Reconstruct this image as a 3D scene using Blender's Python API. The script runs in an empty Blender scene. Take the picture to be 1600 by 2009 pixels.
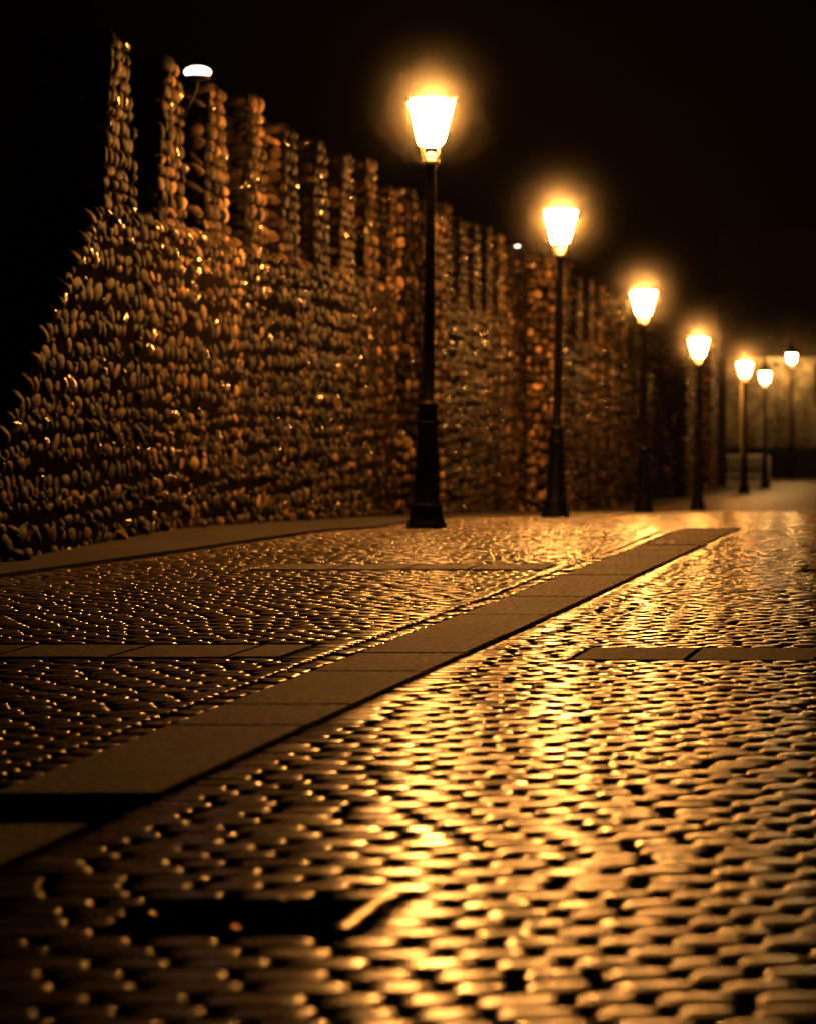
import bpy, bmesh, math, random
import numpy as np
from mathutils import Vector, Matrix

random.seed(7)
rng = np.random.default_rng(7)
SC = bpy.context.scene
COL = SC.collection
CAM_H, FPX = 1.1, 4500.0
PI = math.pi

# ------------------------------------------------------------------ materials
def mat(name):
    m = bpy.data.materials.new(name)
    m.use_nodes = True
    nt = m.node_tree
    b = nt.nodes['Principled BSDF']
    return m, nt, b

def ramp(nt, fac, c0, c1, p0=0.3, p1=0.7):
    r = nt.nodes.new('ShaderNodeValToRGB')
    r.color_ramp.elements[0].position = p0
    r.color_ramp.elements[1].position = p1
    r.color_ramp.elements[0].color = (*c0, 1)
    r.color_ramp.elements[1].color = (*c1, 1)
    nt.links.new(fac, r.inputs[0])
    return r.outputs[0]

def noise(nt, scale, detail=4, rough=0.6, src='Object'):
    tc = nt.nodes.new('ShaderNodeTexCoord')
    n = nt.nodes.new('ShaderNodeTexNoise')
    n.inputs['Scale'].default_value = scale
    n.inputs['Detail'].default_value = detail
    n.inputs['Roughness'].default_value = rough
    nt.links.new(tc.outputs[src], n.inputs['Vector'])
    return n.outputs['Fac']

def bump(nt, b, h, strength, dist):
    bp = nt.nodes.new('ShaderNodeBump')
    bp.inputs['Strength'].default_value = strength
    bp.inputs['Distance'].default_value = dist
    nt.links.new(h, bp.inputs['Height'])
    nt.links.new(bp.outputs[0], b.inputs['Normal'])

def maprange(nt, v, a, b_):
    n = nt.nodes.new('ShaderNodeMapRange')
    n.inputs['To Min'].default_value = a
    n.inputs['To Max'].default_value = b_
    nt.links.new(v, n.inputs['Value'])
    return n.outputs[0]

def stone_mat(name, c0, c1, rough0, rough1, bscale, bstr, bdist, spec=0.5, tone=True, nscale=9, stain_light=None, p=(.3, .7), polish=False):
    m, nt, b = mat(name)
    n1 = noise(nt, nscale)
    col = ramp(nt, n1, c0, c1, *p)
    if stain_light:                                                    # weather stains, on the wall painted light bands: (x, y, z frequencies), darkest, lightest
        ge = nt.nodes.new('ShaderNodeNewGeometry'); mp = nt.nodes.new('ShaderNodeMapping'); mp.inputs['Scale'].default_value = stain_light[0]
        ns = nt.nodes.new('ShaderNodeTexNoise'); ns.inputs['Scale'].default_value = 1; ns.inputs['Detail'].default_value = 5; ns.inputs['Roughness'].default_value = .65
        nt.links.new(ge.outputs['Position'], mp.inputs[0]); nt.links.new(mp.outputs[0], ns.inputs['Vector'])
        st = ramp(nt, ns.outputs['Fac'], (stain_light[1],)*3, (stain_light[2],)*3, .42, .60)
        mx = nt.nodes.new('ShaderNodeMix'); mx.data_type = 'RGBA'; mx.blend_type = 'MULTIPLY'; mx.inputs['Factor'].default_value = 1.0
        nt.links.new(col, mx.inputs['A']); nt.links.new(st, mx.inputs['B']); col = mx.outputs['Result']
    if tone:
        at = nt.nodes.new('ShaderNodeAttribute'); at.attribute_name = 'tone'
        mx = nt.nodes.new('ShaderNodeMix'); mx.data_type = 'RGBA'; mx.blend_type = 'MULTIPLY'
        mx.inputs['Factor'].default_value = 1.0
        nt.links.new(col, mx.inputs['A']); nt.links.new(at.outputs['Fac'], mx.inputs['B'])
        col = mx.outputs['Result']
    nt.links.new(col, b.inputs['Base Color'])
    if polish:                                                   # each sett has its own polish
        at2 = nt.nodes.new('ShaderNodeAttribute'); at2.attribute_name = 'tone'
        mr = nt.nodes.new('ShaderNodeMapRange')
        for k_, v_ in (('From Min', .55), ('From Max', 1.35), ('To Min', rough0), ('To Max', rough1)): mr.inputs[k_].default_value = v_
        nt.links.new(at2.outputs['Fac'], mr.inputs['Value'])
        ad = nt.nodes.new('ShaderNodeMath'); ad.operation = 'ADD'
        nt.links.new(mr.outputs[0], ad.inputs[0]); nt.links.new(maprange(nt, noise(nt, 1.3), -.05, .05), ad.inputs[1])
        nt.links.new(ad.outputs[0], b.inputs['Roughness'])
    else:
        nt.links.new(maprange(nt, noise(nt, nscale * 2.3), rough0, rough1), b.inputs['Roughness'])
    b.inputs['Specular IOR Level'].default_value = spec
    bump(nt, b, noise(nt, bscale, 6, 0.7), bstr, bdist)
    return m

M = {}
M['cobble'] = stone_mat('polished_cobble', (.11, .084, .059), (.32, .248, .168), .17, .265, 160, .06, .002, .33, nscale=14, polish=True)
M['joint'] = stone_mat('joint_sand', (.006, .005, .004), (.016, .013, .010), .8, .95, 40, .8, .01, .15, tone=False)
M['slab'] = stone_mat('granite_slab', (.010, .0068, .0042), (.25, .165, .098), .5, .8, 90, 1.0, .006, .15, tone=True, nscale=34, stain_light=((1.6, 1.1, 1), .5, 1.0), p=(.46, .57))
M['walk'] = stone_mat('walk_concrete', (.016, .012, .008), (.050, .036, .023), .7, .9, 40, .5, .006, .2, tone=False, nscale=20, stain_light=((1.2, .5, 1), .5, 1.0))
M['stone'] = stone_mat('rubble_stone', (.016, .010, .0058), (.150, .094, .056), .45, .75, 45, .7, .012, .10, nscale=11, stain_light=((1.7, 1.7, .07), .10, 1.7))  # upright bands of light and shade put into the stone colour
M['wet'] = stone_mat('wet_stone', (.03, .022, .016), (.14, .10, .07), .10, .2, 30, .35, .006, .7, nscale=11, stain_light=((1.7, 1.7, .07), .2, 1.5))  # carries the same painted light bands as the dry stone
M['mortar'] = stone_mat('rubble_mortar', (.004, .003, .0025), (.014, .011, .008), .85, .95, 25, .9, .03, 0, tone=False, nscale=6)
M['facade'] = stone_mat('old_render', (.10, .085, .055), (.34, .29, .19), .75, .9, 14, .8, .04, .1, tone=False, nscale=2.2, stain_light=((.9, 1, .5), .35, 1.0))
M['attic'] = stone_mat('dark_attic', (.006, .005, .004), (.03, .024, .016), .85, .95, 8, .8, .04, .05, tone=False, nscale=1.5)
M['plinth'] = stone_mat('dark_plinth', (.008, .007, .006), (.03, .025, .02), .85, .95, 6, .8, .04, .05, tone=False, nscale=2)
M['roof_tile'] = stone_mat('roof_tile', (.10, .06, .04), (.2, .12, .08), .6, .85, 5, .9, .05, .3, tone=False, nscale=4)

m, nt, b = mat('black_paint'); M['metal'] = m
nt.links.new(ramp(nt, noise(nt, 8), (.002, .002, .002), (.005, .005, .005)), b.inputs['Base Color'])
b.inputs['Roughness'].default_value = .5; b.inputs['Specular IOR Level'].default_value = .14
bump(nt, b, noise(nt, 90), .25, .003)
m, nt, b = mat('cast_iron'); M['iron'] = m
nt.links.new(ramp(nt, noise(nt, 30), (.002, .002, .002), (.006, .005, .0045)), b.inputs['Base Color'])
b.inputs['Roughness'].default_value = .8; b.inputs['Specular IOR Level'].default_value = 0
bump(nt, b, noise(nt, 70), .5, .004)
m, nt, b = mat('worn_steel'); M['steel'] = m
b.inputs['Metallic'].default_value = 1.0
nt.links.new(ramp(nt, noise(nt, 60), (.45, .42, .38), (.75, .72, .66)), b.inputs['Base Color'])
nt.links.new(maprange(nt, noise(nt, 40), .22, .38), b.inputs['Roughness'])
bump(nt, b, noise(nt, 60), .5, .004)
m, nt, b = mat('galvanised'); M['galv'] = m
b.inputs['Metallic'].default_value = .4
nt.links.new(ramp(nt, noise(nt, 12), (.55, .53, .50), (.8, .78, .74)), b.inputs['Base Color'])
b.inputs['Roughness'].default_value = .5
m, nt, b = mat('warm_enamel'); M['enamel'] = m
nt.links.new(ramp(nt, noise(nt, 20), (.18, .15, .11), (.28, .25, .19)), b.inputs['Base Color'])
b.inputs['Roughness'].default_value = .45
m, nt, b = mat('paper'); M['paper'] = m
nt.links.new(ramp(nt, noise(nt, 25), (.6, .56, .48), (.8, .77, .7)), b.inputs['Base Color'])
b.inputs['Roughness'].default_value = .8
m, nt, b = mat('bark'); M['bark'] = m
nt.links.new(ramp(nt, noise(nt, 12), (.04, .03, .02), (.1, .08, .06)), b.inputs['Base Color'])
b.inputs['Roughness'].default_value = .9
m, nt, b = mat('leaf'); M['leaf'] = m
nt.links.new(ramp(nt, noise(nt, 3), (.012, .025, .008), (.03, .055, .018)), b.inputs['Base Color'])
b.inputs['Roughness'].default_value = .7; b.inputs['Specular IOR Level'].default_value = .2
m, nt, b = mat('dark_pane'); M['pane'] = m
nt.links.new(ramp(nt, noise(nt, 2), (.004, .004, .005), (.01, .01, .012)), b.inputs['Base Color'])
b.inputs['Roughness'].default_value = .3

def glow(name, col, strength):
    m, nt, b = mat(name)
    b.inputs['Base Color'].default_value = (.8, .75, .6, 1)
    b.inputs['Emission Color'].default_value = (*col, 1)
    b.inputs['Emission Strength'].default_value = strength
    m.cycles.emission_sampling = 'FRONT_BACK' if hasattr(m.cycles, 'emission_sampling') else None
    return m
SODIUM = (1.0, .385, .075)
M['lamp_glass'] = glow('lit_lamp_glass', SODIUM, 560)
M['lamp_glass_b'] = glow('lit_lamp_glass_worn', SODIUM, 430)
M['lamp_glass_a'] = glow('lit_lamp_glass_first', SODIUM, 500)
M['lamp_glass_d'] = glow('lit_lamp_glass_weak', SODIUM, 170)
M['lamp_glass_c'] = glow('lit_lamp_glass_old', SODIUM, 280)
M['opal_glass_b'] = glow('lit_opal_glass_strong', (1.0, .50, .14), 330)
M['lamp_lid'] = glow('lit_lamp_lid', (1.0, .41, .085), 600)  # glow added on the lantern tops to feed the halo above
M['opal_glass'] = glow('lit_opal_glass', (1.0, .52, .16), 170)
M['bulk_glass'] = glow('lit_bulkhead', (1.0, .82, .74), 5)

# ------------------------------------------------------------------ mesh helpers
def new_mesh(name, V, loops, sizes, mats, midx=None, tone=None, smooth=True):
    me = bpy.data.meshes.new(name)
    V = np.asarray(V, np.float32)
    me.vertices.add(len(V)); me.vertices.foreach_set('co', V.ravel())
    loops = np.asarray(loops, np.int32); sizes = np.asarray(sizes, np.int32)
    me.loops.add(len(loops)); me.loops.foreach_set('vertex_index', loops)
    st = np.concatenate([[0], np.cumsum(sizes)[:-1]]).astype(np.int32)
    me.polygons.add(len(sizes)); me.polygons.foreach_set('loop_start', st)
    if midx is not None:
        me.polygons.foreach_set('material_index', np.asarray(midx, np.int32))
    me.polygons.foreach_set('use_smooth', np.full(len(sizes), smooth, bool) if np.isscalar(smooth) else np.asarray(smooth, bool))
    for mm in mats: me.materials.append(mm)
    if tone is not None:
        a = me.attributes.new('tone', 'FLOAT', 'POINT'); a.data.foreach_set('value', np.asarray(tone, np.float32))
    me.update(calc_edges=True); me.validate()
    return me

class MB:
    """collects pieces into ONE mesh"""
    def __init__(s): s.V = []; s.L = []; s.S = []; s.M = []; s.T = []; s.F = []; s.n = 0
    def add(s, V, faces, mi=0, tone=1.0, smooth=False):
        V = np.asarray(V, float)
        for f in faces:
            s.L.append(np.asarray(f) + s.n); s.S.append(len(f)); s.M.append(mi); s.F.append(smooth)
        s.V.append(V); s.T.append(np.full(len(V), tone)); s.n += len(V)
    def bake(s, tv, tf, P, A, mi=0, tone=None):
        """N copies of a template: tv (K,3), P (N,3), A (N,3,3) columns = axes"""
        N, K = len(P), len(tv)
        if N == 0: return
        W = np.einsum('nij,kj->nki', A, tv) + P[:, None, :]
        off = s.n + np.arange(N) * K
        fl = np.concatenate([np.asarray(f) for f in tf]); fs = np.array([len(f) for f in tf])
        s.L.append((fl[None, :] + off[:, None]).ravel())
        s.S.extend(np.tile(fs, N).tolist()); s.M.extend([mi] * (N * len(tf))); s.F.extend([True] * (N * len(tf)))
        s.V.append(W.reshape(-1, 3))
        t = np.ones(N) if tone is None else tone
        s.T.append(np.repeat(t, K)); s.n += N * K
    def box(s, lo, hi, mi=0, mtx=None, tone=1.0):
        x0, y0, z0 = lo; x1, y1, z1 = hi
        V = [(x0,y0,z0),(x1,y0,z0),(x1,y1,z0),(x0,y1,z0),(x0,y0,z1),(x1,y0,z1),(x1,y1,z1),(x0,y1,z1)]
        if mtx is not None: V = [tuple(mtx @ Vector(v)) for v in V]
        s.add(V, [(0,3,2,1),(4,5,6,7),(0,1,5,4),(1,2,6,5),(2,3,7,6),(3,0,4,7)], mi, tone)
    def bevelbox(s, lo, hi, bv, mi=0, mtx=None, tone=1.0):
        bm = bmesh.new()
        bmesh.ops.create_cube(bm, size=1)
        for v in bm.verts:
            v.co = Vector([lo[i] + (v.co[i] + .5) * (hi[i] - lo[i]) for i in range(3)])
        bmesh.ops.bevel(bm, geom=bm.edges[:], offset=bv, segments=2, affect='EDGES', profile=.6)
        s.bm(bm, mi, mtx, tone)
    def bm(s, bm, mi=0, mtx=None, tone=1.0, smooth=False):
        bm.verts.index_update()
        V = [tuple((mtx @ v.co) if mtx is not None else v.co) for v in bm.verts]
        s.add(V, [[v.index for v in f.verts] for f in bm.faces], mi, tone, smooth)
        bm.free()
    def lathe(s, prof, seg=24, mi=0, cap=True, mtx=None):
        V = []; F = []
        for r, z in prof:
            for k in range(seg):
                a = 2 * PI * k / seg
                V.append((r * math.cos(a), r * math.sin(a), z))
        n = len(prof)
        for i in range(n - 1):
            for k in range(seg):
                k2 = (k + 1) % seg
                F.append((i*seg+k, i*seg+k2, (i+1)*seg+k2, (i+1)*seg+k))
        if cap:
            F.append(tuple(range(seg))[::-1]); F.append(tuple((n-1)*seg+k for k in range(seg)))
        if mtx is not None: V = [tuple(mtx @ Vector(v)) for v in V]
        s.add(V, F, mi, 1.0, seg > 8)
    def tube(s, pts, r, seg=8, mi=0):
        pts = [Vector(p) for p in pts]; V = []; F = []
        rr = r if hasattr(r, '__len__') else [r] * len(pts)
        for i, p in enumerate(pts):
            d = (pts[min(i+1, len(pts)-1)] - pts[max(i-1, 0)]).normalized()
            u = d.orthogonal().normalized() if i == 0 else (u - d * u.dot(d)).normalized()
            w = d.cross(u)
            for k in range(seg):
                a = 2*PI*k/seg
                V.append(tuple(p + (u*math.cos(a) + w*math.sin(a)) * rr[i]))
        for i in range(len(pts)-1):
            for k in range(seg):
                k2 = (k+1) % seg
                F.append((i*seg+k, i*seg+k2, (i+1)*seg+k2, (i+1)*seg+k))
        F.append(tuple(range(seg))[::-1]); F.append(tuple((len(pts)-1)*seg+k for k in range(seg)))
        s.add(V, F, mi, 1.0, True)
    def mesh(s, name, mats):
        return new_mesh(name, np.concatenate(s.V), np.concatenate(s.L), s.S, mats, s.M, np.concatenate(s.T), s.F)
    def build(s, name, mats, parent=None):
        if not isinstance(mats, (list, tuple)): mats = [mats]
        o = bpy.data.objects.new(name, s.mesh(name, mats)); COL.objects.link(o)
        if parent is not None: o.parent = parent
        return o

def tag(o, label=None, cat=None, group=None, kind=None):
    if label: o['label'] = label
    if cat: o['category'] = cat
    if group: o['group'] = group
    if kind: o['kind'] = kind
    return o

def thing(name, label, cat, loc=(0,0,0), rot=(0,0,0), group=None):
    o = bpy.data.objects.new(name, None); COL.objects.link(o)
    o.location = loc; o.rotation_euler = rot; o.empty_display_size = .2
    return tag(o, label, cat, group)

def copy_tree(o, parent=None):
    c = o.copy(); COL.objects.link(c); c.parent = parent
    for ch in list(o.children): copy_tree(ch, c)
    return c

# ------------------------------------------------------------------ the lie of the land
GD = [-40, 0, 19.6, 20.8, 28.8, 39.9, 51.5, 67.8, 88, 110, 260]
GZ = [0, 0, 0, -.03, -.34, -.82, -1.33, -1.60, -1.90, -2.0, -2.0]
def gz(D): return np.interp(D, GD, GZ)

WD = [12.0, 43.3, 51.7, 60.0, 76.7]                    # wall front line: depth -> x
WX = [-5.5 + .1756*12, 2.10, 4.20, 6.35, 10.25]
def wx(D): return np.interp(D, WD, WX)
TOPD = [12.0, 14.6, 15.6, 16.6, 17.5, 17.75, 43.3, 51.7, 60, 61, 76.7]
LEDGE = [-.1, .25, .86, 1.69, 2.50, 2.60, 2.60, 2.35, 1.95, 3.25, 2.8]
def ledge(D): return np.interp(D, TOPD, LEDGE)

def grid_sheet(name, xs, ds, zf, mats, kind='structure', label=None):
    xs = np.asarray(xs); ds = np.asarray(ds)
    X, Dm = np.meshgrid(xs, ds)
    V = np.stack([X, Dm, zf(X, Dm)], -1).reshape(-1, 3)
    nx, nd = len(xs), len(ds)
    i, j = np.meshgrid(np.arange(nd-1), np.arange(nx-1), indexing='ij')
    a = (i*nx + j).ravel()
    L = np.stack([a, a+1, a+nx+1, a+nx], -1).ravel()
    me = new_mesh(name, V, L, np.full(len(a), 4), mats, None, np.ones(len(V)))
    o = bpy.data.objects.new(name, me); COL.objects.link(o)
    tag(o, label, None, None, kind)
    return o

FARD = 50.0
def ground_z(X, D):
    t = np.clip((D - 46) / 4, 0, 1)
    return gz(D) - .030 * (1 - t)
g = grid_sheet('ground', np.linspace(-45, 60, 106), np.concatenate([np.linspace(-12, 60, 145), np.linspace(61, 150, 60)]), ground_z, [M['joint']],
               label='dark jointing sand and packed ground under the paving')

# far paving: the plain where single setts can no longer be told apart
m, nt, b = mat('far_setts'); M['far'] = m
tc = nt.nodes.new('ShaderNodeTexCoord'); vo = nt.nodes.new('ShaderNodeTexVoronoi')
mp = nt.nodes.new('ShaderNodeMapping'); mp.inputs['Scale'].default_value = (5.5, 10, 1)
nt.links.new(tc.outputs['Object'], mp.inputs[0]); nt.links.new(mp.outputs[0], vo.inputs['Vector'])
vo.inputs['Scale'].default_value = 1.0
nt.links.new(ramp(nt, vo.outputs['Color'], (.055, .038, .022), (.17, .118, .066)), b.inputs['Base Color'])
b.inputs['Roughness'].default_value = .5; b.inputs['Specular IOR Level'].default_value = .3
bump(nt, b, vo.outputs['Distance'], .6, -.04)
grid_sheet('far_pavement', np.linspace(-2, 34, 37), np.linspace(47.5, 96, 98), lambda X, D: gz(D) + .004, [M['far']],
           label='small setts of the lower street between the last lamps and the far building')

# ------------------------------------------------------------------ paving
SL = .264                                                # the slab strip runs dX = SL * dD
def strip_l(D): return -1.155 + SL * (D - 6.5)
def strip_r(D): return strip_l(D) + .470
WALK_D = [12.6, 14.56, 17.4, 19.4, 20.6, 24, 28.8, 39.9, 51.7, 60, 76]
WALK_X = [-3.25, -2.59, -1.54, -.86, -.32, -.05, .55, 2.45, 5.1, 7.3, 11.0]
def walk_x(D): return np.interp(D, WALK_D, WALK_X, left=-9)
# cross courses of slabs: (depth near, depth far, x start, x end, slant)
COURSES = [(9.78, 10.27, .69, 4.6), (9.9, 10.4, -4.2, -.55), (15.1, 15.6, -1.05, .88), (15.1, 15.6, 2.6, 6.2)]
COVER = (4.74, 5.06, -.62, -.12)                        # the little iron cover

def paver_template(seg, rings):
    """rounded block with a domed top, unit half-extents"""
    V = []; F = []
    for sx, sy, z in rings:
        for k in range(seg):
            a = 2*PI*(k+.5)/seg
            c, s_ = math.cos(a), math.sin(a)
            p = 3.4
            r = (abs(c)**p + abs(s_)**p) ** (-1/p)
            V.append((c*r*sx, s_*r*sy, z))
    n = len(rings)
    for i in range(n-1):
        for k in range(seg):
            k2 = (k+1) % seg
            F.append((i*seg+k, i*seg+k2, (i+1)*seg+k2, (i+1)*seg+k))
    V.append((0, 0, rings[-1][2] + .0003)); c = len(V)-1
    for k in range(seg):
        F.append(((n-1)*seg+k, (n-1)*seg+(k+1) % seg, c))
    return np.array(V), F
T_NEAR = paver_template(28, [(1.0, 1.0, -.040), (.998, .999, -.0125), (.955, .990, -.0070), (.90, .972, -.0031), (.84, .945, -.0009), (.77, .90, .0), (.4, .45, .0002)])
T_MID = paver_template(20, [(1.0, 1.0, -.040), (.998, .999, -.0125), (.955, .990, -.0070), (.895, .965, -.0029), (.80, .91, -.0003), (.40, .45, .0002)])
T_FAR = paver_template(10, [(1.0, 1.0, -.03), (.95, .985, -.0065), (.84, .92, -.0005), (.46, .58, .0)])

cen, half, rot, lod = [], [], [], []
D = 3.3
row = 0
joints = []
while D < 48.0:
    dz = .088 * random.uniform(.92, 1.1) * (1.0 if D < 21 else 1.25)
    Dc = D + dz/2
    hw = .1778 * Dc + (1.3 if D < 21 else 2.0)
    x0, x1 = -hw, hw + (0 if D < 21 else 2)
    x0 = max(x0, walk_x(Dc) + .03, wx(max(Dc, 12)) if Dc > 20 else -99)
    blocks = []
    if Dc < 20.05: blocks.append((strip_l(Dc) - .115, strip_r(Dc) + .012))
    for (d0, d1, a, e) in COURSES:
        if d0 - .5*dz < Dc < d1 + .5*dz:
            sh = SL * (Dc - d0)
            blocks.append((a + sh if a > -4 else -99, e + sh if e < 4.5 else 99))
    if COVER[0] - dz*.6 < Dc < COVER[1] + dz*.6:
        sh = SL * (Dc - COVER[0]); blocks.append((COVER[2] + sh - .03, COVER[3] + sh + .0))
    blocks.sort()
    spans = []; cx = x0
    for a, e in blocks:
        if a > cx: spans.append((cx, min(a, x1)))
        cx = max(cx, e)
    if cx < x1: spans.append((cx, x1))
    prev = [q for q in joints] if row else []
    joints = []; kp = 0
    for a, e in spans:
        x = a + (random.uniform(0, .06) if a == x0 else 0)
        while x < e - .05:
            for _try in range(6):
                w = random.choice([.15, .17, .19, .2, .22]) * random.uniform(.9, 1.1) * (1 if D < 21 else 1.1)
                if all(abs(x + w - SL*dz - q) > .045 for q in prev[max(0, kp-3):kp+9]): break
            joints.append(x + w)
            while kp < len(prev) and prev[kp] < x: kp += 1
            if x + w > e - .07: w = e - x
            gap = random.uniform(.014, .030)
            wob = .010 * math.sin(x*.9 + row*.03) + .003*math.sin(x*3.1 - D*.5)
            cen.append((x + w/2, Dc + wob + random.gauss(0, .002), gz(Dc) + random.gauss(0, .0007)))
            half.append(((w - gap)/2, dz/2 - random.uniform(.0008, .0030)))
            rot.append((random.gauss(0, .011), random.gauss(0, .014), random.gauss(0, .008)))
            lod.append(0 if Dc < 9.6 else 1 if Dc < 21 else 2)
            x += w
    D += dz; row += 1
# header courses along both edges of the slab strip
ang = math.atan(SL)
for side in (-1,):
    Dc = 3.6
    while Dc < 20.0:
        ln = random.uniform(.13, .2)
        Dm = Dc + ln*.5*math.cos(ang)
        X = (strip_l(Dm) - .058) if side < 0 else (strip_r(Dm) + .058)
        cen.append((X, Dm, random.gauss(0, .003)))
        half.append((ln/2 - .010, .044))
        rot.append((random.gauss(0, .02), random.gauss(0, .02), PI/2 - ang + random.gauss(0, .015)))
        lod.append(0 if Dc < 9.6 else 1)
        Dc += ln*math.cos(ang)
cen = np.array(cen); half = np.array(half); rot = np.array(rot); lod = np.array(lod)
# a gentle swell in the bed of the paving
cen[:, 2] += .004*np.sin(cen[:, 0]*1.3 + 1) * np.sin(cen[:, 1]*.9) + .0012*np.sin(cen[:, 1]*2.7 + cen[:, 0])
cr, sr = np.cos(rot[:, 2]), np.sin(rot[:, 2])
A = np.zeros((len(cen), 3, 3))
slope = np.where(cen[:, 1] > 20, np.gradient(gz(np.linspace(0, 100, 1001)), .1)[np.clip((cen[:, 1]*10).astype(int), 0, 1000)], 0)
A[:, 0, 0] = half[:, 0]*cr; A[:, 1, 0] = half[:, 0]*sr; A[:, 2, 0] = half[:, 0]*np.sin(rot[:, 0])
A[:, 0, 1] = half[:, 1]*(-sr + np.where(np.abs(rot[:, 2]) < .5, SL, 0)); A[:, 1, 1] = half[:, 1]*cr; A[:, 2, 1] = half[:, 1]*(np.sin(rot[:, 1]) + slope)
A[:, 2, 2] = rng.uniform(.8, 1.25, len(cen))
mb = MB()
for k, (tv, tf) in enumerate((T_NEAR, T_MID, T_FAR)):
    s_ = lod == k
    mb.bake(tv, tf, cen[s_], A[s_], 0, rng.uniform(.55, 1.35, s_.sum()))
o = mb.build('cobblestone_road', M['cobble'])
tag(o, 'polished long setts laid in rows across the wet looking street', kind='structure')

# granite slab strip
def slab_poly(mb, pts, z0, z1, tone):
    """bevelled slab over a plan polygon (counter-clockwise)"""
    bm = bmesh.new()
    lo = [bm.verts.new((x, y, z0)) for x, y in pts]; hi = [bm.verts.new((x, y, z1)) for x, y in pts]
    n = len(pts)
    bm.faces.new(lo[::-1]); top = bm.faces.new(hi)
    for i in range(n): bm.faces.new((lo[i], lo[(i+1) % n], hi[(i+1) % n], hi[i]))
    bmesh.ops.bevel(bm, geom=[e for e in top.edges], offset=.006, segments=2, affect='EDGES')
    mb.bm(bm, 0, None, tone)
mb = MB()
JO = [3.4, 4.35, 5.18, 5.98, 6.43, 7.8, 8.34, 9.37, 10.05, 10.9, 11.9, 13.0, 14.6, 15.5, 16.6, 17.72, 18.9, 20.1]
DARK_SLAB = (5.98, 6.43)
for a, e in zip(JO[:-1], JO[1:]):
    if (a, e) == DARK_SLAB: continue
    d0, d1 = a + .010, e - .010
    if e == 17.72: d1 = e - .06
    slab_poly(mb, [(strip_l(d0), d0), (strip_r(d0), d0), (strip_r(d1), d1), (strip_l(d1), d1)], -.05, .004 + random.gauss(0, .0015), random.uniform(.75, 1.15))
tag(mb.build('paving_strip', M['slab']), 'strip of pale granite slabs running diagonally up the street', kind='structure')
for (d0, d1, a, e), lab in zip(COURSES, ('row of dark granite slabs crossing right of the diagonal strip', 'row of dark granite slabs crossing left of the diagonal strip',
                          'thin far row of slabs before the nearest lamp', 'thin far row of slabs right of the strip end')):
    mb = MB(); x = a
    while x < e - .1:
        w = min(random.uniform(.42, .56), e - x)
        sh0, sh1 = 0, SL*(d1-d0)
        slab_poly(mb, [(x + .006 + sh0, d0 + .004), (x + w - .006 + sh0, d0 + .004), (x + w - .006 + sh1, d1 - .004), (x + .006 + sh1, d1 - .004)], -.05, .003 + random.gauss(0, .001), random.uniform(.35, .55))
        x += w
    tag(mb.build('slab_course', M['slab']), lab, kind='structure')

# footway along the wall
mb = MB()
ds = np.concatenate([np.arange(12.6, 30, .6), np.arange(30, 76.1, 2)])
for a, e in zip(ds[:-1], ds[1:]):
    za, ze = gz(a) + .014, gz(e) + .014
    xa0, xe0 = wx(a) - .3, wx(e) - .3
    xa1, xe1 = walk_x(a), walk_x(e)
    V = [(xa0, a, za), (xa1, a, za), (xe1, e, ze), (xe0, e, ze), (xa1, a, za-.12), (xe1, e, ze-.12)]
    mb.add(V, [(0,1,2,3), (1,4,5,2)])
tag(mb.build('footway', M['walk']), 'smooth footway along the foot of the stone wall', kind='structure')

# ------------------------------------------------------------------ the wall
def stone_template(seed, seg=9):
    r_ = np.random.default_rng(seed)
    V = []; F = []
    rings = [(1.0, -.25), (.97, .15), (.80, .62), (.45, .92)]
    rad = 1 + r_.normal(0, .09, seg); rad = .5*rad + .25*np.roll(rad, 1) + .25*np.roll(rad, -1)
    for sc, h in rings:
        for k in range(seg):
            a = 2*PI*k/seg
            c, s_ = math.cos(a), math.sin(a)
            p = 2.5; q = (abs(c)**p + abs(s_)**p) ** (-1/p)
            V.append((c*q*sc*rad[k], h + r_.normal(0, .05)*(h > 0), s_*q*sc*rad[k]))
    for i in range(len(rings)-1):
        for k in range(seg):
            k2 = (k+1) % seg
            F.append((i*seg+k2, i*seg+k, (i+1)*seg+k, (i+1)*seg+k2))
    V.append((0, 1.0, 0)); c = len(V)-1; i = len(rings)-1
    for k in range(seg): F.append((i*seg+(k+1) % seg, i*seg+k, c))
    return np.array(V), F
STONES = [stone_template(s) for s in range(6)]

class StoneSet:
    def __init__(s): s.P = []; s.A = []; s.T = []
    def put(s, p, u, n, w, hgt, prot):
        """stone centred on p, tangent u, outward n, half width w, half height hgt, protrusion prot"""
        u = np.array(u, float); n = np.array(n, float); v = np.cross(u, n)
        if v[2] < 0 and abs(n[2]) < .9: v = -v
        t = random.gauss(0, .28); c_, s_ = math.cos(t), math.sin(t)
        uu, vv = u*c_ + v*s_, -u*s_ + v*c_
        nn = n + u*random.gauss(0, .24) + v*random.gauss(0, .22)
        m_ = np.stack([uu*w, nn*prot, vv*hgt], 1)
        if np.linalg.det(m_) < 0: m_[:, 0] *= -1
        s.P.append(p); s.A.append(m_); s.T.append(random.uniform(.15, .95)**1.9 if random.random() < .82 else random.uniform(1.1, 2.5))
    def bake(s, mb, mi, wet=.08, pale=1.0):
        wetp = rng.random(len(s.P)) < wet
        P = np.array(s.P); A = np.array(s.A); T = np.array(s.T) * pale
        pick = rng.integers(0, len(STONES), len(P))
        for k, (tv, tf) in enumerate(STONES):
            q = pick == k
            if wet:
                w_ = np.zeros(len(P), bool); w_[wetp] = True
                mb.bake(tv, tf, P[q & w_], A[q & w_], mi + 1, T[q & w_] + .5); q = q & ~w_
            mb.bake(tv, tf, P[q], A[q], mi, T[q])

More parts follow.
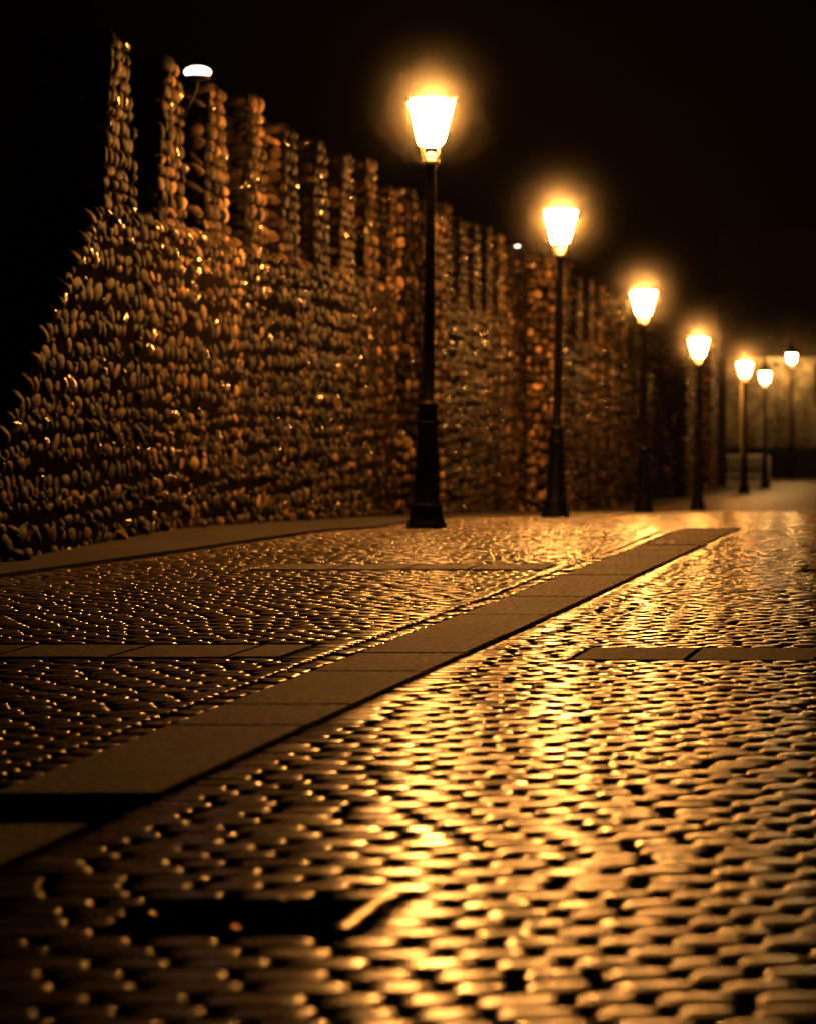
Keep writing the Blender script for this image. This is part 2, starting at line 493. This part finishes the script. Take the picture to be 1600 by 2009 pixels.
def wall_frame(D):
    d = .05
    u = np.array([float(wx(D+d) - wx(D-d)), 2*d, 0]); u /= np.linalg.norm(u)
    n = np.array([u[1], -u[0], 0])                          # outward: towards the street (right)
    return u, n

wall = thing('stone_wall', 'tall rough rubble stone wall with a row of merlons along the street', 'wall')
mb = MB()
TH = 1.0
sd = np.concatenate([np.arange(12.0, 18.0, .2), np.arange(18.0, 76.8, .5), [76.7]])
sec = []
for D_ in sd:
    u, n = wall_frame(D_)
    f = np.array([float(wx(D_)), D_, 0]); b_ = f - n*TH
    z0, z1 = float(gz(D_)) - .15, max(float(ledge(D_)), float(gz(D_)) - .1)
    sec.append([(f[0], f[1], z0), (f[0], f[1], z1), (b_[0], b_[1], z1), (b_[0], b_[1], z0)])
V = [p for s_ in sec for p in s_]; F = []
for i in range(len(sec)-1):
    for k in range(3):
        F.append((4*i+k, 4*i+k+1, 4*(i+1)+k+1, 4*(i+1)+k))
F.append((3, 2, 1, 0)); F.append(tuple(4*(len(sec)-1)+k for k in range(4)))
mb.add(V, F, 0)
ss = StoneSet()
z = -2.0
while z < 3.3:
    hh = random.uniform(.088, .158)
    s_ = 12.6 + random.uniform(0, .2)
    ph = random.uniform(0, 6)
    while s_ < 76.5:
        far = s_ > 46
        w = random.choice([.09, .12, .15, .18, .24]) * random.uniform(.85, 1.15) * (1.5 if far else 1)
        D_ = s_ + w/2
        zc = z + hh/2 + .035*math.sin(D_*1.1 + ph) + random.gauss(0, .018)
        if gz(D_) - .02 < zc < ledge(D_) - .02 and random.random() > .03:
            u, n = wall_frame(D_)
            hs = hh*random.uniform(.6, 1.12)
            ss.put((float(wx(D_)) - n[0]*.012, D_ - n[1]*.012, zc), u, n, w/2*1.06 - .006, hs/2*1.14 - .004, random.uniform(.012, .036)*(1.8 if random.random() < .10 else 1))
            if random.random() < .35:                             # small pinning stones pressed into the joints
                ss.put((float(wx(D_+w/2)) - n[0]*.01, D_ + w/2 - n[1]*.01, zc + random.choice((-1, 1))*hh*random.uniform(.35, .6)), u, n, random.uniform(.025, .05), random.uniform(.02, .04), random.uniform(.02, .04))
        s_ += w
    z += hh
# coping stones on the ledge and down the ruined end
s_ = 13.5
while s_ < 76.5:
    w = random.uniform(.10, .2)
    D_ = s_ + w/2
    u, n = wall_frame(D_)
    for q in range(3 if D_ > 18.3 else 1):
        nn = np.array([n[0]*.45, n[1]*.45 - .45, .65]); nn /= np.linalg.norm(nn)
        if D_ > 17.8: nn = np.array([n[0]*.55, n[1]*.55, .83])
        off = .02 + q*.2
        ss.put((float(wx(D_)) - n[0]*off, D_ - n[1]*off, float(ledge(D_)) + random.gauss(-.01, .02)), u, nn, w/2 - .01, random.uniform(.06, .1), random.uniform(.03, .065))
    s_ += w
# loose footing stones
for _ in range(110):
    D_ = random.uniform(14, 60); u, n = wall_frame(D_); of = random.uniform(.0, .1)
    ss.put((float(wx(D_)) + n[0]*of, D_ + n[1]*of, float(gz(D_)) + .05), u, np.array([n[0]*.6, n[1]*.6, .8]), random.uniform(.04, .10), random.uniform(.03, .06), random.uniform(.03, .06))
ss.bake(mb, 1)
mb.build('wall_body', [M['mortar'], M['stone'], M['wet']], wall)

# merlons: tall battered stone piers on the ledge (local x along the wall, y outward, z up)
def merlon_mesh(seed, H=1.45, WB=.40, WT=.22, T=.62):
    random.seed(seed)
    mb = MB()
    wz = lambda z: WB - (WB - WT) * max(0, z/H)**2.3 - .012
    Z = np.linspace(-.1, H - .06, 8); V = []; F = []
    for z_ in Z:
        w = wz(z_)
        V += [(-w, 0, z_), (w, 0, z_), (w, -T, z_), (-w, -T, z_)]
    for i in range(7):
        for k in range(4):
            k2 = (k+1) % 4
            F.append((4*i+k2, 4*i+k, 4*(i+1)+k, 4*(i+1)+k2))
    F.append((28, 29, 30, 31)[::-1]); F.append((0, 1, 2, 3))
    mb.add(V, F, 0)
    ss = StoneSet(); z_ = 0
    while z_ < H - .04:
        hh = random.uniform(.085, .15); zc = z_ + hh/2; w = wz(zc)
        x = -w - .02
        while x < w:                                                   # street face
            sw = min(random.choice([.08, .10, .13, .17, .2]), w + .04 - x)
            if sw > .06:
                ss.put((x + sw/2, .0, zc + random.gauss(0, .012)), (1, 0, 0), (0, 1, 0), sw/2 - .002, hh/2*random.uniform(.85, 1.2), random.uniform(.02, .06))
            x += sw
        for sg in (-1, 1):
            y = 0
            while y > -T:
                sw = random.choice([.16, .22, .3])
                ss.put((sg*w, y - sw/2, zc + random.gauss(0, .012)), (0, 1, 0), (sg, 0, 0), sw/2 - .008, hh/2*random.uniform(.75, 1.0), random.uniform(.025, .06))
                y -= sw
        z_ += hh
    w = wz(H)
    for x in np.arange(-w, w + .01, .16):
        for y in np.arange(0, -T, -.18):
            ss.put((x, y - .06, H - .05), (1, 0, 0), (0, 0, 1), .085, .09, random.uniform(.04, .11))
    ss.bake(mb, 1)
    return mb.mesh('merlon', [M['mortar'], M['stone'], M['wet']])
VAR = [merlon_mesh(s, WT=w) for s, w in ((11, .17), (12, .19), (13, .2), (14, .24), (15, .27), (16, .22))]
random.seed(99)
k = 0
D_ = 18.33
while D_ < 60.5:
    o = bpy.data.objects.new('merlon', VAR[k] if k < 3 else VAR[2 + (k*5) % 4]); COL.objects.link(o)
    o.parent = wall
    u, n = wall_frame(D_)
    o.location = (float(wx(D_)) - n[0]*.03, D_ - n[1]*.03, float(ledge(D_)) - .02)
    o.rotation_euler = (0, 0, math.atan2(u[1], u[0]))
    # local +y must face the street: x along wall reversed
    o.rotation_euler = (0, 0, math.atan2(-u[1], -u[0]))
    o.scale = (1, 1, 1 + random.gauss(0, .025))
    D_ += 1.5; k += 1

# buttresses: shallow piers whose near ends catch the lamps
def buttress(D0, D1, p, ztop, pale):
    mb = MB(); Dm = (D0 + D1)/2
    u, n = wall_frame(Dm)
    L = (D1 - D0)/2/u[1]
    c = np.array([float(wx(Dm)), Dm, 0])
    zb = float(gz(Dm)) - .2
    pts = [c - u*L - n*.1, c - u*L + n*(p-.02), c + u*L + n*(p-.02), c + u*L - n*.1]
    V = [(q[0], q[1], zb) for q in pts] + [(q[0], q[1], ztop) for q in pts]
    mb.add(V, [(0,1,2,3), (7,6,5,4), (0,4,5,1), (1,5,6,2), (2,6,7,3), (3,7,4,0)], 0)
    ss = StoneSet(); z_ = zb + .15
    while z_ < ztop:
        hh = random.uniform(.11, .18); zc = z_ + hh/2
        x = -L
        while x < L:
            sw = random.choice([.15, .2, .26]); q = c + u*(x + sw/2) + n*(p - .02)
            ss.put((q[0], q[1], zc + random.gauss(0, .01)), u, n, sw/2 - .008, hh/2*random.uniform(.8, 1.05), random.uniform(.025, .06)); x += sw
        for sg in (-1, 1):
            y = 0
            while y < p:
                sw = random.choice([.06, .08, .11, .14]); q = c + u*(sg*L) + n*(y + sw/2)
                ss.put((q[0], q[1], zc + random.gauss(0, .03)), n, u*sg, sw/2, hh/2*random.uniform(.6, 1.1), random.uniform(.015, .04)); y += sw
        z_ += hh
    for x in np.arange(-L, L, .18):
        for y in np.arange(0, p, .15):
            q = c + u*x + n*y
            ss.put((q[0], q[1], ztop - .02), u, (0, 0, 1), .09, .08, .07)
    ss.bake(mb, 1, .05, pale)                                  # lamp-lit brightness put into the stone tone
    mb.build('buttress', [M['mortar'], M['stone'], M['wet']], wall)
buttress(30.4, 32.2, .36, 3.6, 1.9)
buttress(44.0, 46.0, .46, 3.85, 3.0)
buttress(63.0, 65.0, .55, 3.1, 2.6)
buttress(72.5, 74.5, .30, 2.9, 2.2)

# ------------------------------------------------------------------ street lamps
def lamp_root(label, opal=False):
    t = thing('street_lamp', label, 'street lamp', group='lit street lamps along the wall')
    mb = MB()
    prof = [(.182, 0), (.182, .05), (.172, .075), (.158, .10), (.150, .13), (.148, .2), (.138, .24), (.122, .26), (.112, .42), (.100, .69), (.094, .93), (.104, .945), (.108, .985), (.098, 1.0), (.090, 1.02), (.086, 1.10),
            (.098, 1.115), (.098, 1.14), (.074, 1.155), (.058, 1.17), (.054, 1.6), (.047, 2.4), (.040, 3.18), (.040, 3.26), (.052, 3.275), (.052, 3.29)]
    mb.lathe(prof, 28)
    pole = mb.build('pole', M['metal'], t)
    for z0, r in ((.955, .1085), (1.118, .0985), (.215, .150)):
        rb = MB(); rb.lathe([(r-.01, z0), (r+.004, z0+.003), (r+.006, z0+.012), (r+.004, z0+.021), (r-.01, z0+.024)], 28)
        rb.build('moulding_ring', M['metal'], pole)
    mb = MB(); mb.lathe([(.05, 3.285), (.074, 3.292), (.078, 3.305), (.072, 3.325), (.055, 3.335), (.045, 3.34)], 24)
    col = mb.build('collar', M['enamel'], t)
    mb = MB(); mb.lathe([(.042, 3.336), (.047, 3.355), (.042, 3.378), (.022, 3.392), (.004, 3.396)], 16); mb.build('ball', M['enamel'], col)
    for i in range(4):
        a = PI/4 + i*PI/2
        ca, sa = math.cos(a), math.sin(a)
        mb = MB()
        mb.tube([(ca*r_, sa*r_, z_) for r_, z_ in ((.05, 3.325), (.085, 3.345), (.105, 3.38), (.106, 3.42), (.118, 3.455))], [.016, .014, .013, .013, .015], 8)
        mb.build('bracket_arm', M['enamel'], t)
    # lantern: square tapered
    LZ = [(.108, 3.452), (.150, 3.505), (.196, 3.850)]
    def sq(h, z_): return [(-h, -h, z_), (h, -h, z_), (h, h, z_), (-h, h, z_)]
    mb = MB()
    for i in range(2):
        pass
    for cx, cy in ((-1, -1), (1, -1), (1, 1), (-1, 1)):
        mb.tube([(cx*h*1.0, cy*h*1.0, z_) for h, z_ in ((.090, 3.452), (.116, 3.484), (.203, 3.853))], .006, 6)
    for h, z_ in ((.092, 3.450), (.203, 3.853)):
        q = sq(h, z_)
        for i in range(4): mb.tube([q[i], q[(i+1) % 4]], .006, 6)
    lan = mb.build('lantern', M['metal'], t)
    mb = MB()
    if not opal:
        V = sq(.086, 3.455) + sq(.112, 3.485) + sq(.198, 3.850)
    else:
        V = sq(.075, 3.46) + sq(.125, 3.56) + sq(.150, 3.80) 
    F = [(4*i+k_, 4*i+(k_+1) % 4, 4*(i+1)+(k_+1) % 4, 4*(i+1)+k_) for i in range(2) for k_ in range(4)] + [(3, 2, 1, 0)]
    mb.add(V, F)
    mb.build('glass', M['opal_glass'] if opal else M['lamp_glass'], lan)
    mb = MB()
    if opal:
        V = sq(.235, 3.80) + sq(.22, 3.83) + sq(.10, 4.02) + sq(.07, 4.08)
        F = [(4*i+k_, 4*i+(k_+1) % 4, 4*(i+1)+(k_+1) % 4, 4*(i+1)+k_) for i in range(3) for k_ in range(4)] + [(3, 2, 1, 0), (12, 13, 14, 15)]
        mb.add(V, F); mb.build('roof', M['metal'], lan)
        mb = MB(); mb.lathe([(.05, 4.07), (.065, 4.11), (.05, 4.16), (.03, 4.2), (.04, 4.25), (.006, 4.34)], 12); mb.build('finial', M['metal'], lan)
    else:
        V = sq(.196, 3.856) + sq(.10, 3.875) + sq(.03, 3.885)
        F = [(4*i+k_, 4*i+(k_+1) % 4, 4*(i+1)+(k_+1) % 4, 4*(i+1)+k_) for i in range(2) for k_ in range(4)] + [(8, 9, 10, 11)]
        mb.add(V, F); mb.build('lid', M['lamp_lid'], lan)  # glowing top added for the halo over the lantern
        for cx, cy in ((-1, -1), (1, -1), (1, 1), (-1, 1)):
            mb = MB(); mb.tube([(cx*.196, cy*.196, 3.84), (cx*.206, cy*.206, 3.86), (cx*.216, cy*.216, 3.868), (cx*.222, cy*.222, 3.86)], [.008, .011, .013, .008], 8)
            mb.build('corner_ornament', M['enamel'], lan)
    return t

L0 = lamp_root('nearest and tallest looking lit lamp on a black cast iron post')
LAMPS = [  # x of base px, depth, base y px, lean about y (radians), yaw, label
    (836, 20.6, 1039, .0125, .03, None),
    (1088, 28.8, 1016, .019, -.02, 'second lit lamp from the near end of the row beside the slab strip'),
    (1262, 39.9, 1007, .0, .05, 'third lit lamp in the row, between the second and fourth black posts'),
    (1368, 51.5, 1002, .006, .02, 'fourth lit lamp in the row, beside a small bright fitting on the wall top'),
    (1459, 67.8, 968, .006, .04, 'fifth lit lamp in the row, its base standing before the crowd barrier'),
]
for i, (px, D_, py, lean, yaw, lab) in enumerate(LAMPS):
    o = L0 if i == 0 else copy_tree(L0)
    if lab: o['label'] = lab
    for ch in o.children_recursive:
        if ch.name.startswith('glass') and i != 1:               # the lamps do not all burn alike
            ch.material_slots[0].link = 'OBJECT'
            ch.material_slots[0].material = M['lamp_glass_' + 'axbcd'[i]]
    o.location = ((px-800)/FPX*D_, D_, CAM_H - (py-790)/FPX*D_ - .005)
    o.rotation_euler = (0, lean, yaw)
OP = lamp_root('low far lamp with a dark pointed cap right of the fifth lamp', True)
D_ = 75.0
OP.location = ((1500-800)/FPX*D_, D_, float(gz(D_)))
OP.rotation_euler = (0, 0, .04)
o = copy_tree(OP); D_ = 90.3
o['label'] = 'farthest lamp with a dark cap, shining on the facade of the far building'
o.location = ((1552-800)/FPX*D_, D_, float(gz(D_)))
o.rotation_euler = (0, 0, .05)
for ch in o.children_recursive:
    if ch.name.startswith('glass'):
        ch.material_slots[0].link = 'OBJECT'; ch.material_slots[0].material = M['opal_glass_b']
# this one stands on a longer post
zl = CAM_H + (790-712)/FPX*D_ - 3.452
for ch in o.children:
    if ch.name.startswith('pole'):
        ch.scale = (1, 1, (3.29 + zl - float(gz(D_)))/3.29)
    else:
        ch.location = (0, 0, zl - float(gz(D_)))

# ------------------------------------------------------------------ small lit fittings on top of the wall
def bulkhead(px, py, Dw, w, label):
    t = thing('bulkhead_light', label, 'wall light', group='small bright fittings on the wall top')
    u, n = wall_frame(Dw)
    x = (px-800)/FPX*Dw; z_ = CAM_H + (790-py)/FPX*Dw
    t.location = (x, Dw, z_)
    h = w*.46
    mb = MB()
    pts = []
    for i in range(7):
        a = PI*i/6
        pts.append((max(.002, math.sin(a))*w/2, -math.cos(a)*h/2))
    mb.lathe(pts, 20)
    mb.build('diffuser', M['bulk_glass'], t)
    mb = MB(); mb.lathe([(w*.30, -h*.62), (w*.44, -h*.5), (w*.47, -h*.33), (w*.40, -h*.34)], 20); mb.build('housing', M['metal'], t)
    mb = MB(); mb.tube([(0, 0, -h*.6), (-.02, .05, -h*.6 - .08), (-.1, .12, -.30), (-.22, .18, -.5)], .014, 8)
    mb.build('bracket', M['metal'], t)
bulkhead(388, 141, 20.6, .25, 'white oval light fixed high between the second and third merlons')
bulkhead(1014, 483, 43.0, .105, 'small white light on a merlon top left of the second lamp')
bulkhead(1335, 661, 66.5, .10, 'tiny light on the wall top beside the fourth lamp')

# ------------------------------------------------------------------ iron covers and litter in the paving
d0, d1 = DARK_SLAB
t = thing('drain_cover', 'black iron drain cover set into the diagonal slab strip', 'drain cover', (strip_l(6.2) + .235, 6.205, 0))
cx, cy = t.location.x, t.location.y
def loc(x, y): return (x - cx, y - cy)
mb = MB()
slab_poly(mb, [loc(strip_l(d0)+.012, d0+.012), loc(strip_r(d0)-.012, d0+.012), loc(strip_r(d1)-.012, d1-.012), loc(strip_l(d1)+.012, d1-.012)], -.05, -.012, 1)
pl = mb.build('plate', M['iron'], t)
mb = MB()
for i in range(5):
    y = d0 + .06 + i*.08
    mb.box((*loc(strip_l(y)+.06, y-.01), -.013), (*loc(strip_r(y)-.06, y+.01), -.008))
mb.build('rib', M['iron'], pl)
mb = MB()
q = [loc(strip_l(d0)+.004, d0+.002), loc(strip_r(d0)-.004, d0+.002), loc(strip_r(d1)-.004, d1-.002), loc(strip_l(d1)+.004, d1-.002)]
for i in range(4): mb.tube([(*q[i], -.008), (*q[(i+1) % 4], -.008)], .007, 6)
mb.build('frame', M['iron'], t)

d0, d1, xa, xb = COVER
t = thing('utility_cover', 'black iron utility cover with bolts and a bright steel edge in the foreground setts', 'manhole cover', ((xa+xb)/2, (d0+d1)/2, 0))
cx, cy = t.location.x, t.location.y
sh = SL*(d1-d0)
mb = MB(); slab_poly(mb, [loc(xa+.015, d0+.015), loc(xb-.015, d0+.015), loc(xb-.015+sh, d1-.015), loc(xa+.015+sh, d1-.015)], -.05, -.010, 1)
pl = mb.build('plate', M['iron'], t)
for fx, fy in ((.05, .5), (.93, .5), (.52, .93), (.5, .08)):
    y = d0 + fy*(d1-d0); x = xa + fx*(xb-xa) + SL*(y-d0)
    mb = MB(); mb.lathe([(.020, -.012), (.020, -.004), (.016, .005), (.009, .010), (.001, .012)], 16, mtx=Matrix.Translation((*loc(x, y), 0))); mb.build('bolt', M['steel'], pl)
mb = MB()
q = [loc(xb+sh, d1), loc(xa+sh, d1), loc(xa, d0), loc(xb, d0)]
for i in range(3): mb.tube([(*q[i], -.010), (*q[i+1], -.010)], .008, 6)
mb.build('frame', M['iron'], t)
mb = MB()
ex0, ex1 = -.142, -.048
pr = [(-.020, -.02), (-.0195, .006), (-.017, .0105), (-.005, .0125), (.006, .0125), (.017, .0105), (.0195, .006), (.021, -.02)]
NS = 14; V = []; F = []
for i in range(NS + 1):
    f = i/NS; y = 4.735 + f*.345; x = ex0 + f*(ex1 - ex0); wv = 1 + .12*math.sin(i*2.1)
    for a_, z_ in pr: V.append((*loc(x + a_*wv, y - a_*.26), z_ + .0015*math.sin(i*1.3)))
n = len(pr)
for i in range(NS):
    for k in range(n-1): F.append((i*n+k, i*n+k+1, (i+1)*n+k+1, (i+1)*n+k))
F.append(tuple(range(n))[::-1]); F.append(tuple(NS*n+k for k in range(n)))
mb.add(V, F, 0, 1, True)
mb.build('edge_bar', M['steel'], t)

for px, py, w, lab in ((1304, 1069, .12, 'pale scrap at the left end of the dark joint in the slab strip'), (1378, 1071, .07, 'pale scrap at the right end of the dark joint in the slab strip')):
    D_ = CAM_H*FPX/(py-790)
    bm = bmesh.new()
    bmesh.ops.create_grid(bm, x_segments=4, y_segments=4, size=.5)
    for v in bm.verts:
        v.co = Vector((v.co.x*w, v.co.y*w*.8 , .012 + .010*math.sin(v.co.x*9 + px) + .009*math.cos(v.co.y*8)))
    r = bmesh.ops.extrude_face_region(bm, geom=bm.faces[:])
    for e in r['geom']:
        if isinstance(e, bmesh.types.BMVert): e.co.z += .004
    mb = MB(); mb.bm(bm); o = mb.build('paper_scrap', M['paper'])
    o.location = ((px-800)/FPX*D_, D_, .004); o.rotation_euler = (0, 0, .4)
    tag(o, lab, 'litter', 'pale scraps on the slab strip')

# ------------------------------------------------------------------ far end of the street
B = thing('building', 'lit pale building with a cornice closing the far end of the street', 'building', (17.0, 91.5, float(gz(91.5))))
zb = float(gz(91.5))
ztop = CAM_H + 84/FPX*91.5 - zb
mb = MB(); mb.box((-4.6, 0, -.3), (9, 7, ztop)); mb.build('facade', M['facade'], B)
mb = MB(); mb.bevelbox((-4.75, -.16, ztop - .02), (9.1, .1, ztop + .10), .02); mb.bevelbox((-4.68, -.09, ztop - .12), (9.05, .1, ztop - .022), .02); mb.build('cornice', M['facade'], B)
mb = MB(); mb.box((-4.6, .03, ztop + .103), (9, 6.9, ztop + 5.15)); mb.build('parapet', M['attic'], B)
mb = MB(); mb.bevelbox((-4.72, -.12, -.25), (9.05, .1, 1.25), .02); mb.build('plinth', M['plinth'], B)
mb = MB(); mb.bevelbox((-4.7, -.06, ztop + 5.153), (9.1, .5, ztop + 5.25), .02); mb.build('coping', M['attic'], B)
wxl = (1597-800)/FPX*91.4 - 17.0
for wx0 in (wxl, wxl + 3.0):
    mb = MB()
    z0 = CAM_H - (792-790)/FPX*91.4 - zb; z1 = CAM_H + (790-716)/FPX*91.4 - zb
    for (a, c, e, f_) in ((wx0-.08, wx0, z0-.08, z1+.08), (wx0+1.0, wx0+1.08, z0-.08, z1+.08)): mb.box((a, -.05, e), (c, .05, f_))
    mb.box((wx0, -.05, z1), (wx0+1.0, .05, z1+.08)); mb.box((wx0-.0, -.07, z0-.08), (wx0+1.0, .05, z0))
    w_ = mb.build('window', M['facade'], B)
    mb = MB(); mb.box((wx0, -.012, z0), (wx0+1.0, .03, z1)); mb.build('pane', M['pane'], w_)

# dark side wall closing the recess at the wall's end
mb = MB(); mb.bevelbox((-.3, 0, -.2), (.3, 14, 4.4), .03)
o = mb.build('garden_wall', M['mortar']); o.location = (10.4, 77.2, float(gz(80))); o.rotation_euler = (0, 0, -.12)
tag(o, 'plain dark side wall in the recess beyond the end of the rubble wall', 'wall')

# slim post with a box head
D_ = 86.0
t = thing('box_post', 'slim dark post with a small box on top before the far facade', 'post', ((1524-800)/FPX*D_, D_, float(gz(D_))))
zt = CAM_H + (790-714)/FPX*D_ - float(gz(D_))
mb = MB(); mb.lathe([(.045, 0), (.04, .1), (.025, .2), (.018, zt)], 10); mb.build('post', M['metal'], t)
mb = MB(); mb.bevelbox((-.15, -.09, zt-.05), (.10, .09, zt+.06), .015); mb.build('box', M['metal'], t)

# slim post added behind the fifth lamp to stand for its lit side
D_ = 68.6
t = thing('pale_post', 'pale slim post standing against the left side of the fifth lamp', 'post', ((1453.5-800)/FPX*D_, D_, float(gz(D_))))
mb = MB(); mb.lathe([(.05, 0), (.044, .06), (.036, .08), (.034, 3.25), (.02, 3.30), (.004, 3.31)], 14); mb.build('tube', M['enamel'], t)
mb = MB(); mb.lathe([(.09, 0), (.09, .012), (.05, .02)], 14); mb.build('base_plate', M['galv'], t)

# crowd barrier
D_ = 79.5
t = thing('crowd_barrier', 'pale metal crowd barrier with upright bars behind the fifth lamp', 'barrier', ((1458.5-800)/FPX*D_, D_, float(gz(D_))), (0, 0, -.25))
W_, H_ = .87, 1.04
mb = MB()
mb.tube([(-W_, 0, 0), (-W_, 0, H_-.06), (-W_+.06, 0, H_), (W_-.06, 0, H_), (W_, 0, H_-.06), (W_, 0, 0)], .036, 8)
mb.tube([(-W_, 0, .36), (W_, 0, .36)], .03, 8)
mb.build('frame', M['galv'], t)
for i in range(13):
    x = -W_ + (i+1)*2*W_/14
    mb = MB(); mb.tube([(x, 0, .36), (x, 0, H_)], .017, 6); mb.build('bar', M['galv'], t)
for x in (-W_*.55, W_*.55):
    mb = MB(); mb.tube([(x, -.28, .012), (x, -.05, .10), (x, 0, .36), (x, .05, .10), (x, .28, .012)], .016, 6); mb.build('foot', M['galv'], t)

# ------------------------------------------------------------------ air
mb = MB(); mb.box((-47, -14, -3.2), (62, 152, 14.0))
m = bpy.data.materials.new('night_haze'); m.use_nodes = True
nt = m.node_tree; nt.nodes.clear()
out = nt.nodes.new('ShaderNodeOutputMaterial'); pv = nt.nodes.new('ShaderNodeVolumePrincipled')
pv.inputs['Color'].default_value = (.9, .85, .8, 1); pv.inputs['Density'].default_value = .00012
pv.inputs['Anisotropy'].default_value = .0
nt.links.new(pv.outputs[0], out.inputs['Volume'])
o = mb.build('haze', m); tag(o, kind='stuff'); o['label'] = 'thin night haze glowing round the lamps'
o.display_type = 'WIRE'

# volumes added round the lanterns for lens bloom, thickest next to the glass
m = bpy.data.materials.new('lantern_mist'); m.use_nodes = True
nt = m.node_tree; nt.nodes.clear()
out = nt.nodes.new('ShaderNodeOutputMaterial'); pv = nt.nodes.new('ShaderNodeVolumePrincipled')
tc = nt.nodes.new('ShaderNodeTexCoord'); ln = nt.nodes.new('ShaderNodeVectorMath'); ln.operation = 'LENGTH'
nt.links.new(tc.outputs['Object'], ln.inputs[0])
mr = nt.nodes.new('ShaderNodeMapRange'); mr.inputs['From Min'].default_value = 0; mr.inputs['From Max'].default_value = 1.3
mr.inputs['To Min'].default_value = 1; mr.inputs['To Max'].default_value = 0
nt.links.new(ln.outputs['Value'], mr.inputs['Value'])
pw = nt.nodes.new('ShaderNodeMath'); pw.operation = 'POWER'; pw.inputs[1].default_value = 8
nt.links.new(mr.outputs[0], pw.inputs[0])
mu = nt.nodes.new('ShaderNodeMath'); mu.operation = 'MULTIPLY'; mu.inputs[1].default_value = .17
nt.links.new(pw.outputs[0], mu.inputs[0]); nt.links.new(mu.outputs[0], pv.inputs['Density'])
pv.inputs['Color'].default_value = (.9, .85, .8, 1); pv.inputs['Anisotropy'].default_value = 0
nt.links.new(pv.outputs[0], out.inputs['Volume'])
bm = bmesh.new(); bmesh.ops.create_icosphere(bm, subdivisions=3, radius=1.3)
mb = MB(); mb.bm(bm, smooth=True); me = mb.mesh('mist', [m])
for r_ in [o for o in bpy.data.objects if o.get('category') == 'street lamp' and o.location.y < 70]:
    o = bpy.data.objects.new('mist', me); COL.objects.link(o)
    o.location = r_.matrix_basis @ Vector((0, 0, 3.84))
    o.scale = (1 + max(0, r_.location.y - 20.6)*.02,)*3
    tag(o, kind='stuff'); o['label'] = 'glowing damp mist round a lit lantern'; o.display_type = 'WIRE'

# ------------------------------------------------------------------ night sky
w = bpy.data.worlds.new('World'); SC.world = w; w.use_nodes = True
nt = w.node_tree; bg = nt.nodes['Background']
sky = nt.nodes.new('ShaderNodeTexSky'); sky.sky_type = 'NISHITA'; sky.sun_disc = False
sky.sun_elevation = math.radians(-12); sky.sun_rotation = math.radians(200)
nt.links.new(sky.outputs[0], bg.inputs[0]); bg.inputs[1].default_value = .02

# ------------------------------------------------------------------ camera
cd = bpy.data.cameras.new('camera'); cam = bpy.data.objects.new('camera', cd); COL.objects.link(cam)
cam.location = (0, 0, CAM_H); cam.rotation_euler = (PI/2, 0, 0)
cd.sensor_fit = 'HORIZONTAL'; cd.sensor_width = 36; cd.lens = FPX/1600*36
cd.shift_y = -(1004.5-790)/1600
cd.clip_start = .05; cd.clip_end = 1000
cd.dof.use_dof = True; cd.dof.focus_distance = 11.4; cd.dof.aperture_fstop = 2.9
SC.camera = cam

SC.view_settings.view_transform = 'Standard'; SC.view_settings.look = 'None'
SC.view_settings.exposure = .05; SC.view_settings.gamma = 1
SC.render.engine = 'CYCLES'
cy_ = SC.cycles
cy_.use_denoising = True; cy_.denoiser = 'OPENIMAGEDENOISE'
cy_.max_bounces = 5; cy_.diffuse_bounces = 2; cy_.glossy_bounces = 2; cy_.volume_bounces = 0; cy_.transmission_bounces = 0
cy_.sample_clamp_indirect = 2.0; cy_.use_light_tree = True
cy_.caustics_reflective = False; cy_.caustics_refractive = False
